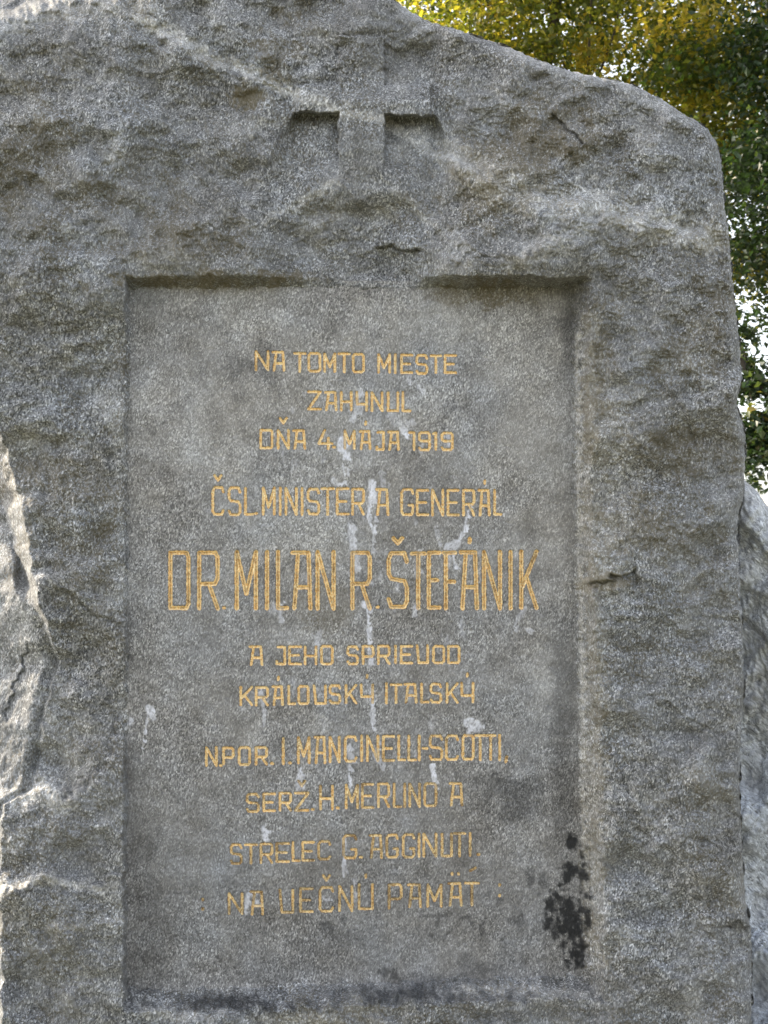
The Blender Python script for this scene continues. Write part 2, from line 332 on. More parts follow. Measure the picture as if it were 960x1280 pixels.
def bark_mat():
    m, t, N, L = nodes('tree_bark')
    geo = N('ShaderNodeNewGeometry'); mp = N('ShaderNodeMapping'); mp.inputs['Scale'].default_value = (1, 1, .2); L(geo.outputs['Position'], mp.inputs['Vector'])
    n = N('ShaderNodeTexNoise', i_Scale=30.0, i_Detail=5.0); L(mp.outputs[0], n.inputs['Vector'])
    r = ramp(N, [(.35, (.035, .028, .022)), (.65, (.13, .11, .09))]); L(n.outputs['Fac'], r.inputs[0])
    b = N('ShaderNodeBump', i_Strength=.8, i_Distance=.02); L(n.outputs['Fac'], b.inputs['Height'])
    bs = N('ShaderNodeBsdfPrincipled', i_Roughness=.85); L(r.outputs[0], bs.inputs['Base Color']); L(b.outputs[0], bs.inputs['Normal'])
    o = N('ShaderNodeOutputMaterial'); L(bs.outputs[0], o.inputs[0]); return m
M_BARK = bark_mat()
def ground_mat():
    m, t, N, L = nodes('trodden_grass')
    geo = N('ShaderNodeNewGeometry')
    n = N('ShaderNodeTexNoise', i_Scale=.8, i_Detail=6.0); L(geo.outputs['Position'], n.inputs['Vector'])
    n2 = N('ShaderNodeTexNoise', i_Scale=60.0, i_Detail=4.0); L(geo.outputs['Position'], n2.inputs['Vector'])
    a = ramp(N, [(.35, (.05, .07, .02)), (.5, (.12, .12, .05)), (.62, (.26, .23, .18))]); L(n.outputs['Fac'], a.inputs[0])
    b = ramp(N, [(.3, (.6,) * 3), (.7, (1.3,) * 3)]); L(n2.outputs['Fac'], b.inputs[0])
    c = mixc(N, L, 1.0, a.outputs[0], b.outputs[0], 'MULTIPLY')
    bp = N('ShaderNodeBump', i_Strength=.7, i_Distance=.03); L(n2.outputs['Fac'], bp.inputs['Height'])
    bs = N('ShaderNodeBsdfPrincipled', i_Roughness=.9); L(c, bs.inputs['Base Color']); L(bp.outputs[0], bs.inputs['Normal'])
    o = N('ShaderNodeOutputMaterial'); L(bs.outputs[0], o.inputs[0]); return m

# ------------------------------------------------------------------ ground
def ground():
    r = np.concatenate([[0], np.geomspace(1.0, 1500, 40)]); a = np.linspace(0, 2 * math.pi, 73)[:-1]
    R, A = np.meshgrid(r[1:], a, indexing='ij')
    x = R * np.cos(A); y = R * np.sin(A)
    z = .05 * fbm(x, y, 3.0, 3, 70) * ss(1.5, 4, R) * ss(300, 30, R)
    V = np.concatenate([[[0, 0, 0]], np.stack([x, y, z], -1).reshape(-1, 3)])
    nc = 72; Q = []
    for i in range(len(r) - 2):
        j = np.arange(nc); a0 = 1 + i * nc + j; a1 = 1 + i * nc + (j + 1) % nc
        Q.append(np.stack([a0, a0 + nc, a1 + nc, a1], -1))
    Q = np.concatenate(Q)
    T = [[0, 1 + j, 1 + (j + 1) % nc, 1 + (j + 1) % nc] for j in range(nc)]
    me = bpy.data.meshes.new('ground')
    me.from_pydata(V.tolist(), [], Q.tolist() + [t[:3] for t in T]); me.update(); me.materials.append(ground_mat())
    o = bpy.data.objects.new('ground', me); link(o); o['kind'] = 'structure'
ground()

# ------------------------------------------------------------------ solid rock from a front relief
def polyline(pts, n):
    p = np.array(pts, float); s = np.concatenate([[0], np.cumsum(np.hypot(*np.diff(p, axis=0).T))])
    return p, s / s[-1]
def at_param(pts, t):
    p, s = polyline(pts, 0); return np.stack([np.interp(t, s, p[:, 0]), np.interp(t, s, p[:, 1])], -1)
def at_coord(pts, c, axis):
    p = np.array(pts, float); o = np.argsort(p[:, axis]); return np.interp(c, p[o, axis], p[o, 1 - axis])
def rock_mesh(name, top, right, left_x, bottom_y, xs, ys, depth, back, mat, keep=None, stained=True, jag=1.0, taper=.12):
    """grid warped so that its top row follows `top` and its right column follows `right`; depth(X,Y)->y (metres)."""
    cx, cy = right[0]
    U = (xs - xs[0]) / (xs[-1] - xs[0]); Vv = (ys - ys[0]) / (ys[-1] - ys[0])
    topy = at_coord(top, xs, 0)                       # y of the top outline over each column
    rightx = at_coord(right, ys, 1)                   # x of the right outline beside each row
    topy = topy + jag * (1.6 * gn(xs / 14, xs * 0 + 3.3, 5) + 1.0 * gn(xs / 5, xs * 0, 6)); topy[-1] = cy
    rightx = rightx + jag * (1.8 * gn(ys / 16, ys * 0 + 1.7, 8) + 1.0 * gn(ys / 6, ys * 0, 9)); rightx[0] = cx
    u = U[None, :]; v = Vv[:, None]
    X = xs[None, :] + u * (rightx[:, None] - xs[-1])
    fall = (1 - v) ** 6
    Y = ys[:, None] + fall * (topy[None, :] - ys[0])
    nr, nc = X.shape
    y = depth(X, Y)
    V = W(X, Y, y).reshape(-1, 3)
    Q = grid_quads(nr, nc)
    if keep is not None:
        k = keep(X, Y).ravel(); Q = Q[k[Q].any(1)]
    st = stains_shade(X, Y).reshape(-1, 4) if stained else np.zeros((len(V), 4), np.float32)
    # ring of outline vertices, carried backwards for the sides and closed by a back wall
    ring = np.concatenate([np.arange(nc), np.arange(1, nr) * nc + nc - 1, (nr - 1) * nc + np.arange(nc - 2, -1, -1), np.arange(nr - 2, 0, -1) * nc])
    ring = ring[::3]
    allring_full = np.concatenate([np.arange(nc), np.arange(1, nr) * nc + nc - 1, (nr - 1) * nc + np.arange(nc - 2, -1, -1), np.arange(nr - 2, 0, -1) * nc])
    ring = allring_full
    P0 = V[ring]; cen = P0.mean(0)
    Vs = [V]; prev = ring; base = len(V); nrg = len(ring); Qs = [Q]; sts = [st]
    steps = np.linspace(0, 1, 9)[1:]
    for s in steps:
        P = P0.copy(); k = 1 - taper * s ** 1.6
        P[:, 0] = cen[0] + (P0[:, 0] - cen[0]) * k; P[:, 2] = P0[:, 2] * (1 - .6 * taper * s ** 1.6)
        P[:, 1] = P0[:, 1] * (1 - s) + back * s + .03 * gn(P0[:, 0] * 6, P0[:, 2] * 6 + s * 3, 40) * s
        cur = base + np.arange(nrg); a = prev; b = np.roll(prev, -1); c = np.roll(cur, -1)
        Qs.append(np.stack([b, a, cur, c], -1)); Vs.append(P); sts.append(np.tile(np.array([0, 0, .3, .2], np.float32), (nrg, 1)))
        prev = cur; base += nrg
    P = Vs[-1]; c = P.mean(0, keepdims=True); c[:, 1] += .05
    for f in (.6, .25, 0.02):
        Pn = c + (P - c) * f; cur = base + np.arange(nrg); Qs.append(np.stack([np.roll(prev, -1), prev, cur, np.roll(cur, -1)], -1))
        Vs.append(Pn); sts.append(np.tile(np.array([0, 0, .3, .2], np.float32), (nrg, 1))); prev = cur; base += nrg
    V = np.concatenate(Vs); Q = np.concatenate(Qs); st = np.concatenate(sts)
    V, Q, st = compact(V, Q, st)
    return mesh_from(name, V, Q, mat, True, st)

# ------------------------------------------------------------------ relief of the memorial stone, y towards +back
TOP = [(-260, -120), (-100, -105), (60, -90), (200, -70), (330, -40), (440, -18), (488, -3), (505, 8), (540, 26), (575, 38), (640, 60), (670, 74), (700, 84), (745, 95), (790, 105), (822, 121), (850, 139), (872, 152), (886, 162)]
RIGHT = [(886, 162), (897, 180), (902, 200), (904, 225), (907, 262), (911, 290), (915, 335), (918, 370), (923, 410), (926, 440), (928, 472), (921, 505), (928, 526), (932, 545), (932, 600), (929, 625), (923, 645),
         (924, 700), (929, 790), (931, 860), (926, 930), (925, 990), (929, 1070), (932, 1120), (940, 1165), (940, 1280), (945, 1400), (955, 1720)]
XB = ([-200, 300, 420, 480, 545, 600, 680, 738, 790, 830, 868, 905, 940, 985, 1006, 1040, 1280, 1500, 1800], [-120, -115, -60, -30, 2, 20, 36, 45, 62, 75, 61, 54, 52, 44, 6, 1, 3, -10, -30])
def lip(X, Y):                                # how far the rough face stands proud of the panel
    n = fbm(X, Y, 60, 3, 51)
    left = .019 + .036 * ss(880, 1060, Y) + .012 * ss(440, 380, Y)
    right = .070
    side = left * (1 - ss(250, 650, X)) + right * ss(250, 650, X)
    topl = .048 - .044 * ss(310, 455, X) + .066 * ss(505, 590, X)
    bot = .066
    tw = ss(420, 345, Y); bw = ss(1150, 1240, Y)
    v = side * (1 - tw) + topl * tw
    v = v * (1 - bw) + bot * bw
    return v + .004 * n
YT, YB = 360.0, 1229.0
def relief(X, Y, with_panel=True):
    n_big = fbm(X, Y, 260, 3, 21); n_mid = fbm(X, Y, 75, 4, 22); n_fine = fbm(X, Y, 16, 3, 23); n_tiny = fbm(X, Y, 5, 2, 24)
    flake = terrace(fbm(X + .5 * Y, Y * 1.3 - .2 * X, 130, 4, 25), 7) * .020
    flake2 = terrace(fbm(X - .4 * Y, Y + .3 * X, 46, 4, 26), 5) * .0080
    d = lip(X, Y)
    fs = np.clip(np.interp(Y, XB[0], XB[1]) - X, 0, 99); cr0 = np.interp(X, [-260, 0, 50, 100, 180, 300, 420], [80, 36, 26, 9, 2, -22, -40]) - Y
    quiet = (1 - .85 * ss(0, 22, fs)) * (1 - .8 * ss(0, 14, cr0))
    calm = ss(-4, 60, np.maximum(np.maximum(XL(Y) - X, X - XR(Y)), np.maximum(YT - Y, Y - YB)))
    away = (.38 + .62 * calm) * quiet
    d = d + away * (.020 * n_big + .0085 * n_mid + 1.5 * flake + .85 * flake2) + (.0026 * n_fine + .0009 * n_tiny) * (.45 + .55 * calm)
    chips = ss(.15, .6, fbm(X, Y, 40, 3, 28)) * terrace(fbm(X, Y, 18, 3, 29), 4, .3) * .004
    d = d + chips * calm * quiet
    for pts, h, wd in CRACKS:                 # + = overhang (upper side proud), - = ledge that faces up
        x0 = min(p[0] for p in pts) - 90; x1 = max(p[0] for p in pts) + 90; y0 = min(p[1] for p in pts) - 90; y1 = max(p[1] for p in pts) + 90
        m = (X > x0) & (X < x1) & (Y > y0) & (Y < y1)
        if not m.any(): continue
        xx = X[m] + 5 * n_fine[m]; yy = Y[m] + 7 * n_fine[m]
        dist, sg, al = seg_dist(xx, yy, pts)
        endf = ss(0, .12, al) * ss(1, .88, al)
        s = sg * dist
        prof = ss(-wd * .5, wd * .5, s) * ss(70, wd, s) * (s > -wd)   # below the line, fading away downwards
        d[m] -= h * prof * endf
        if h > 0: d[m] -= .5 * h * ss(wd * .7, 0, dist) * endf
    # low ground round the carved cross
    cg = np.exp(-(np.clip(np.abs(X - 452) - 60, 0, 999) / 50) ** 2 - (np.clip(np.abs(Y - 185) - 50, 0, 999) / 32) ** 2)
    cg = cg * .95; low = .013 * ss(80, 92, np.abs(X - 454)) * ss(96, 106, Y) * ss(240, 170, Y)
    d = d * (1 - cg) + (.046 - low + .004 * n_mid + .003 * fbm(X, Y, 30, 3, 53) + .0026 * n_fine + .0009 * n_tiny) * cg
    yl = 270 + (X - 340) * (-45 / 80.0); yr = 224 + (X - 484) * (74 / 70.0)
    nl = np.clip((yl - Y) / np.maximum(yl - 143, 1), 0, 1) * ss(138, 144, Y) * np.clip((X - 366 + .6 * (Y - 143)) / (7 + .6 * np.clip(Y - 143, 0, 200)), 0, 1) * (X < 452)
    nr_ = np.clip((yr - Y) / np.maximum(yr - 146, 1), 0, 1) * ss(141, 147, Y) * np.clip((544 + .6 * (Y - 143) - X) / (7 + .6 * np.clip(Y - 143, 0, 200)), 0, 1) * (X >= 452)
    d = d - .018 * (nl ** 1.6 + nr_ ** 1.6) - .020 * (ss(0, .45, nl) + ss(0, .45, nr_))
    # the slope above the right shoulder and the hollow right of the cross
    d = d - .020 * np.exp(-(((X - 610) / 60) ** 2 + ((Y - 130) / 70) ** 2)) + .014 * np.exp(-(((X - 800) / 90) ** 2 + ((Y - 200) / 60) ** 2))
    d = d - .00022 * np.clip(330 - Y, 0, 400)                      # the face leans back towards the top
    # crest at top left: above it the stone slopes away
    cy = np.interp(X, [-260, 0, 50, 100, 180, 300, 420], [80, 36, 26, 9, 2, -22, -40]) + 5 * n_fine
    up = np.clip(cy - Y, 0, 400); d = d - np.minimum(.0004 * up ** 1.6, .0027 * up) * ss(470, 330, X)
    # broken left flank
    xb = np.interp(Y, XB[0], XB[1]) + 4 * gn(Y / 22, Y * 0, 31) + 2.0 * n_fine
    s = np.clip(xb - X, 0, 600)
    w1 = np.interp(Y, [400, 545, 600, 680, 740, 800, 900, 1000, 1050, 1800], [36, 32, 27, 20, 8, 4, 3, 3, 6, 20]) * (1 + .25 * gn(Y / 30, X / 40, 33))
    lay = terrace(fbm(X * 1.7 + .5 * Y, Y * .75, 60, 5, 34), 5, .25)
    fl = np.minimum(s, w1) * .0056 + np.clip(s - w1, 0, 14) * .0003 + np.clip(s - w1 - 14, 0, 600) * .00105
    d = d - fl - (.006 * lay + .0016 * fbm(X * 1.6 + .6 * Y, Y * .5, 34, 4, 35)) * ss(2, 22, s)
    d = d - .020 * ss(1.2, .3, np.hypot((X - 30) / 12, (Y - 722) / 26)) * ss(0, 6, s)
    # rounding at the outline
    do, _, _ = seg_dist(X, Y, TOP[4:] + RIGHT[1:])
    R = np.clip(12.0 + 12 * n_mid, 4, 40); q = np.clip(1 - do / R, 0, 1); d = d - (.03 + .03 * ss(-.3, .5, n_mid)) * (1 - np.sqrt(np.clip(1 - q * q, 0, 1)))
    if with_panel:                            # sink the recess
        wob = 2.4 * gn(X / 30, Y / 30, 60) + 2.2 * gn(X / 13, Y / 13, 61) + 1.4 * gn(X / 5, Y / 5, 62)
        wl, wt, wb = 5.0, 15.0, 30.0
        wr = 23 + 6 * ss(600, 1100, Y)
        el = (X - XL(Y) + wl) + wob; er = (XR(Y) + wr - X) + wob * 1.2
        et = (Y - (YT - wt)) + wob; eb = (YB + wb + 6 - 14 * ss(200, 720, X) - Y) + 1.8 * wob
        rl = np.clip(el / wl, -1, 3) ; rr = np.clip(er / wr, -1, 3); rt = np.clip(et / wt, -1, 3); rb = np.clip(eb / wb, -1, 3)
        r = np.minimum(np.minimum(rl, rr), np.minimum(rt, rb))
        inside = np.clip(r, 0, None)
        f = np.where(inside < 1, inside, 1)
        f = f + .06 * np.sin(np.pi * f)
        d = np.where(inside > 0, d * (1 - np.clip(f, 0, 1)) - .02 * np.clip(inside - 1, 0, 1), d)
    return -d

root = empty('memorial_stone', (-.03, .3, 0), 'tall rough grey granite memorial with carved cross and gold inscription in a sunken panel', 'memorial')

def axis(a, b, c, d, fine, coarse):           # coarse a..b, fine b..c, coarse c..d
    l = np.linspace(a, b, max(3, int((b - a) / coarse)), endpoint=False) if b > a else np.array([])
    m = np.arange(b, c, fine); r = np.linspace(c, d, max(2, int((d - c) / coarse))) if d > c else np.array([])
    return np.concatenate([l, m, r])
xs = axis(-260, -12, 886, 886, 1.35, 8); xs = np.append(xs, 886.0) if xs[-1] < 886 else xs
ys = axis(162, 162, 1290, 1760, 1.35, 9)
def keep(X, Y): return ~((X > 161 + 9) & (X < 714 - 9) & (Y > 369) & (Y < 1219))
# the rows above the shoulder are part of the same grid: squeeze them in with extra rows
ys_top = np.linspace(-10, 162, int(172 / 1.35), endpoint=False)
ys = np.concatenate([ys_top, ys])
RIGHT_EXT = RIGHT
def main_rock():
    # rows: v=0 follows the top outline, rows further down relax to straight lines by y = 420
    nc, nr = len(xs), len(ys)
    topc = at_coord(TOP, xs, 0) + 3.0 * gn(xs / 38, xs * 0 + 1.3, 4) + 2.4 * gn(xs / 13, xs * 0 + 3.3, 5) + 1.3 * gn(xs / 5, xs * 0 + .4, 6)
    y0 = ys[0]; yf = 460.0
    k = np.clip((yf - ys) / (yf - y0), 0, 1)[:, None]
    # map rows between outline and yf linearly
    Y = np.where(ys[:, None] < yf, yf - (yf - topc[None, :]) * k, ys[:, None])
    rx = at_coord(RIGHT, Y[:, -1], 1) + 2.4 * gn(ys / 20, ys * 0 + 1.7, 8) + 1.6 * gn(ys / 7, ys * 0 + .4, 9)
    rx[0] = xs[-1]
    wX = ss(600, 886, xs)[None, :]
    X = xs[None, :] + wX * (rx[:, None] - xs[-1])
    return X, Y
def build_main():
    X, Y = main_rock(); nr, nc = X.shape
    V = W(X, Y, relief(X, Y)).reshape(-1, 3); st = stains_shade(X, Y).reshape(-1, 4)
    Q = grid_quads(nr, nc); k = keep(X, Y).ravel(); Q = Q[k[Q].any(1)]
    ring = np.concatenate([np.arange(nc), np.arange(1, nr) * nc + nc - 1, (nr - 1) * nc + np.arange(nc - 2, -1, -1), np.arange(nr - 2, 0, -1) * nc])
    return close_rock(V, Q, st, ring, .78)
def close_rock(V, Q, st, ring, back, taper=.10):
    P0 = V[ring]; cen = P0.mean(0); Vs = [V]; Qs = [Q]; sts = [st]; prev = ring; base = len(V); n = len(ring)
    side = np.tile(np.array([0, 0, .3, .25], np.float32), (n, 1))
    for s in np.linspace(0, 1, 10)[1:]:
        P = P0.copy(); kk = 1 - taper * s ** 1.7
        P[:, 0] = cen[0] + (P0[:, 0] - cen[0]) * kk; P[:, 2] = P0[:, 2] * (1 - .7 * taper * s ** 1.7)
        P[:, 1] = P0[:, 1] * (1 - s) + back * s
        rad = (.02 * gn(P0[:, 0] * 5 + s * 4, P0[:, 2] * 5, 41) - .004) * ss(0, .4, np.full(n, s))
        P[:, 0] -= np.abs(rad) * np.sign(P0[:, 0] - cen[0]); P[:, 2] -= np.abs(rad)
        cur = base + np.arange(n); Qs.append(np.stack([np.roll(prev, -1), prev, cur, np.roll(cur, -1)], -1)[:, ::-1]); Vs.append(P); sts.append(side); prev = cur; base += n
    P = Vs[-1]; c = P.mean(0, keepdims=True)
    for f, dy in ((.85, .05), (.4, .09), (.01, .10)):
        Pn = c + (P - c) * f; Pn[:, 1] += dy + .03 * gn(Pn[:, 0] * 4, Pn[:, 2] * 4, 43)
        cur = base + np.arange(n); Qs.append(np.stack([np.roll(prev, -1), prev, cur, np.roll(cur, -1)], -1)[:, ::-1]); Vs.append(Pn); sts.append(side); prev = cur; base += n
    V, Q, st = compact(np.concatenate(Vs), np.concatenate(Qs), np.concatenate(sts))
    return V, Q, st
V, Q, st = build_main()
body = bpy.data.objects.new('stone_body', mesh_from('stone_body', V, Q, M_ROCK, True, st)); link(body, root, (0, 0, 0))

# ------------------------------------------------------------------ the carved cross
def cross():
    x = np.arange(364, 546, 1.3); y = np.arange(36, 228, 1.3); X, Y = np.meshgrid(x, y)
    wob = 2.0 * gn(X / 13, Y / 13, 81) + 1.2 * gn(X / 5, Y / 5, 82)
    beam = np.minimum(np.minimum(X - 421, 483 - X), np.minimum(Y - 42, 232 - Y))
    arm = np.minimum(np.minimum(X - 368, 541 - X), np.minimum(Y - 104, 142 + .03 * (X - 368) - Y))
    s = np.maximum(beam, arm) + wob                              # px inside the outline
    face = .0530 + .0025 * fbm(X, Y, 26, 4, 83) + .0012 * fbm(X, Y, 7, 2, 84) + .010 * ss(130, 60, Y) * 0 - .00022 * (330 - Y)
    face = face - .018 * ss(170, 226, Y) * 0
    rock = -relief(X, Y, False)
    rim = ss(0, 3.2, s)
    up = ss(140 + 4 * gn(X / 12, X * 0, 87), 116, Y)                            # the upper half melts into the rough slope
    d = np.where(up > 0, (face * (1 - up) + (rock + .0155 + .006 * ss(80, 92, np.abs(X - 454)) * ss(96, 106, Y) + .0012 * gn(X / 8, Y / 8, 88) - .007 * ss(75, 44, Y)) * up), face)
    ft = ss(186, 226, Y); d = d * (1 - ft) + (rock + .0006) * ft
    d = d - (1 - rim) * .045
    m = (s > -.2)
    Q = grid_quads(*X.shape); Q = Q[m.ravel()[Q].all(1)]
    V = W(X, Y, -d).reshape(-1, 3)
    V, Q, st = compact(V, Q, stains_shade(X, Y).reshape(-1, 4))
    o = bpy.data.objects.new('cross', mesh_from('cross', V, Q, M_ROCK, True, st)); link(o, root, (0, 0, 0))
cross()

# ------------------------------------------------------------------ lettering: strokes in a unit box, y down
G = {
 'A': [[(-.12, 0), (.88, 0), (1, 1)], [(.22, .04), (0, 1)], [(.10, .62), (.95, .62)]],
 'C': [[(1, .16), (.88, 0), (.18, 0), (0, .14), (0, .9), (.16, 1), (.86, 1), (1, .86)]],
 'D': [[(0, 0), (.9, 0), (1, .08), (1, .92), (.9, 1), (0, 1), (0, 0)]],
 'E': [[(1, 0), (0, 0), (0, 1), (1, 1)], [(0, .5), (.8, .5)]],
 'F': [[(1, 0), (-.1, 0)], [(.1, 0), (.1, 1)], [(.1, .52), (.9, .52)]],
 'G': [[(1, .16), (.88, 0), (.18, 0), (0, .12), (0, .88), (.16, 1), (.86, 1), (1, .88), (1, .62), (.66, .62)]],
 'H': [[(0, 0), (0, 1)], [(1, 0), (1, 1)], [(0, .54), (1, .54)]],
 'I': [[(.5, 0), (.5, 1)]],
 'J': [[(.15, .02), (1, .02), (1, 1), (0, 1), (0, .84)]],
 'K': [[(0, 0), (0, 1)], [(1, 0), (.08, .62)], [(.34, .46), (1, 1)]],
 'L': [[(0, 0), (0, 1), (1, 1)]],
 'M': [[(0, 1), (0, 0), (.5, .74), (1, 0), (1, 1)]],
 'N': [[(0, 1), (0, 0), (1, 1), (1, 0)]],
 'O': [[(.14, 0), (.86, 0), (1, .1), (1, .9), (.86, 1), (.14, 1), (0, .9), (0, .1), (.14, 0)]],
 'P': [[(0, 1), (0, 0), (.85, 0), (1, .1), (1, .5), (.85, .6), (0, .6)]],
 'R': [[(0, 1), (0, 0), (.88, 0), (1, .08), (1, .46), (.86, .56), (0, .56)], [(.55, .58), (1, 1)]],
 'S': [[(1, .16), (.86, 0), (.14, 0), (0, .12), (0, .38), (.16, .48), (.86, .52), (1, .64), (1, .9), (.86, 1), (.14, 1), (0, .86)]],
 'T': [[(0, 0), (1, 0)], [(.5, 0), (.5, 1)]],
 'U': [[(0, 0), (0, 1), (1, 1), (1, 0)]],
 'V': [[(-.05, 0), (.12, 1), (1, 1), (1, 0)]],
 'Y': [[(0, 0), (.04, .66), (1, .66)], [(1, 0), (1, 1)]],
 'Z': [[(0, 0), (1, 0), (0, 1), (1, 1)]],
 '1': [[(0, 0), (1, 0), (1, 1)]],
 '4': [[(.45, 0), (0, .72), (1, .72)], [(.72, .42), (.72, 1)]],
 '9': [[(1, .48), (.14, .48), (0, .4), (0, .1), (.14, 0), (.86, 0), (1, .1), (1, .9), (.86, 1), (.14, 1), (0, .88)]],
}
# (glyph, x0, x1, y0, y1, accent)   accent: v = caron, ' = acute dot, " = two dots
T = [
 [('N',320,335,439.5,462.5),('A',342.5,355,440.5,463),('T',368,381.5,442,464.5),('O',386,400,442,464),('M',405.8,418.6,442.5,464.5),('T',423.5,437,442.5,465),('O',441.5,454.5,443,465),
  ('M',473.3,487,443.5,465.5),('I',494,494,443.5,466),('E',501.8,515,444,466),('S',521,533.6,444.5,467),('T',538.7,551,445,466),('E',556.3,569.5,444.5,466)],
 [('Z',385.5,400.5,490,511.5),('A',408,420.2,490.5,512.5),('H',426.6,439,490.5,512.5),('Y',446,458.2,490.5,513),('N',465,477.6,491,513.5),('U',485.2,497.3,491,513.5),('L',503.6,512.6,490.5,513.8)],
 [('D',326,340,538,560),('N',347.6,360.6,538,560.5,'v'),('A',368.5,381,538.5,560.5),('4',398.5,415,538,561),('.',417.5,417.5,559,559),('M',431,442.8,539,560.5),('A',451.5,462.5,539.5,561,"'"),
  ('J',471,479.2,540,562),('A',487,498,540,562),('1',511.5,517.5,541,562),('9',524.2,536.8,541,562.5),('1',541.5,544.8,541,562),('9',552.5,565.3,541.5,562.3)],
 [('C',266,279,609.5,643,'v'),('S',286.3,300,610,643.5),('L',306.8,316,610.5,643),('.',320,320,642,642),('M',329,342.8,610,642.8),('I',350.2,350.2,610,643.2),('N',357.4,370.5,610.5,643.2),('I',377.6,377.6,610.5,643.5),
  ('S',385.2,398.4,611.5,642.5),('T',402,417,611,643.5),('E',421.5,435.3,611,642.6),('R',440.8,454.5,611.5,643),('A',472,485,612,643.5),('G',502,516,612,643.5),('E',521.5,535,613,643.5),
  ('N',540.5,553.5,612.5,644),('E',560,573,613,643.8),('R',579.3,592.5,613,644),('A',600,611.5,613,644,"'"),('L',618.3,626.2,613,643)],
 [('D',213,235.5,691,760),('R',249,272,691,760.5),('.',280,280,760,760),('M',296,319.8,690,760.5),('I',333.8,333.8,690,760.5),('L',347.5,359,690,760),('A',368,388,691,760.5),('N',397,417,690,761),
  ('R',440.5,462.2,691,760.5),('.',472,472,759,759),('S',485.8,508.6,691.5,758.5,'v'),('T',515,530.5,692,760),('E',536,549.3,691,759.5),('F',556,568.8,691,760.5),('A',578,596,690.5,760.5,"'"),
  ('N',605,625,690,760.5),('I',638.2,638.2,690,760.5),('K',651.6,670.6,689.5,760)],
 [('A',314,327.5,808.5,831),('J',346,356,808.5,830),('E',361.8,376,808.5,830),('H',381.4,395,808.5,830),('O',401.8,415.4,808,830),('S',434.8,446.8,808.5,830),('P',453.8,466.4,808,829.5),('R',473,486.5,807.8,829.6),
  ('I',494.5,494.5,807.5,828.5),('E',501.4,515,808,828.8),('V',522,534.6,807.2,828.5),('O',541.8,554.8,808,828.5),('D',560.5,573.8,808,828.5)],
 [('K',301,314.8,859,881),('R',320.2,334.6,859.5,881.5),('A',342.4,353.2,858.5,881,"'"),('L',361,368.8,857.5,879.8),('O',373.4,385.3,858,879.8),('V',393.2,406.8,857.2,879.5),('S',412.6,424.8,857,878.8),
  ('K',432.6,445,856.5,878.8),('Y',451.4,465.8,856,878.5,"'"),('I',483,483,854.5,879),('T',488.6,501.4,856,878.5),('A',507.4,520.2,855.5,878),('L',526.8,535.4,855,877.6),('S',538.8,551,855.2,877.8),
  ('K',558.8,571.6,854.5,878),('Y',577,591.2,854,877.5,"'")],
 [('N',258,270.5,934.5,957),('.',276,276,957,957),('P',279.5,291.4,935,955),('O',299,312,934.5,956),('R',320,333.3,934.5,955.5),('.',340,340,954.5,954.5),('I',354,354,923,955),('.',362.5,362.5,954,954),
  ('M',373,386.4,922,953.5),('A',395,406.2,921.5,953.5),('N',412.6,424,921.5,952.5),('C',431.4,445,921,951.5),('I',452,452,920,951),('N',459.2,472.4,920,951),('E',479.2,492,920.5,950.5),('L',498.4,506.2,920,950),
  ('L',511,519.5,920,950),('I',524,524,920,950),('-',528.5,534,935.5,935.5),('S',537.6,552.4,920,949.5),('C',557.8,572,920,949.5),('O',578.6,591.6,919.5,949),('T',594.5,606,919.5,950),('T',608,618.8,919.5,949.5),
  ('I',624.6,624.6,919,950),(',',632.8,632.8,946,952)],
 [('S',309,323,993,1014.5),('E',329.8,343.3,992.5,1013.5),('R',350,363.4,991.5,1013),('Z',369.2,385.3,991.5,1013,'v'),('.',391,391,1012,1012),('H',400.6,415.6,982.5,1011.5),('.',422,422,1010,1010),
  ('M',432.8,446.8,981.5,1010),('E',453,466,980.5,1009.5),('R',473,486,980,1008.5),('L',492.6,501,980,1008.5),('I',506,506,980,1008.5),('N',512.2,524.4,980,1008),('O',530.8,545,979.8,1007.5),('A',564,577.5,979.5,1006.5)],
 [('S',289,301.5,1056,1079.5),('T',306.4,321,1056,1079),('R',326.2,340,1055,1078.5),('E',346,360.8,1054.5,1077),('L',366.2,374,1053,1076),('E',378.6,392,1053,1075.5),('C',398.4,412.4,1052,1074),
  ('G',429.5,445,1044.5,1072.5),('.',451,451,1071.5,1071.5),('A',464,477,1044.5,1072),('G',483.6,496.8,1044,1071.5),('G',504,517.4,1043.5,1071.5),('I',523.8,523.8,1042.5,1070.5),('N',529.6,545,1042.5,1070.5),
  ('U',552.6,564.4,1042.5,1070),('T',568,581,1042,1070),('I',587.6,587.6,1041.5,1069.5),('.',598,598,1068,1068)],
 [(':',253.5,253.5,1124,1136),('N',286.4,302.6,1117,1142),('A',315,328.5,1115,1143),('V',350.5,366,1112.5,1140.5),('E',375.6,390.4,1111,1139.5),('C',400,416,1109.5,1139,'v'),('N',424.5,440,1108,1138.5),
  ('U',448.8,465.4,1105.5,1136,"'"),('P',486.4,501.6,1106,1135.5),('A',512,525.6,1106,1133.5),('M',534.8,551.4,1106,1133),('A',562.5,576.6,1104.5,1132,'"'),('T',581.6,598.2,1104,1131.5,"/"),(':',624.5,624.5,1106,1119)],
]
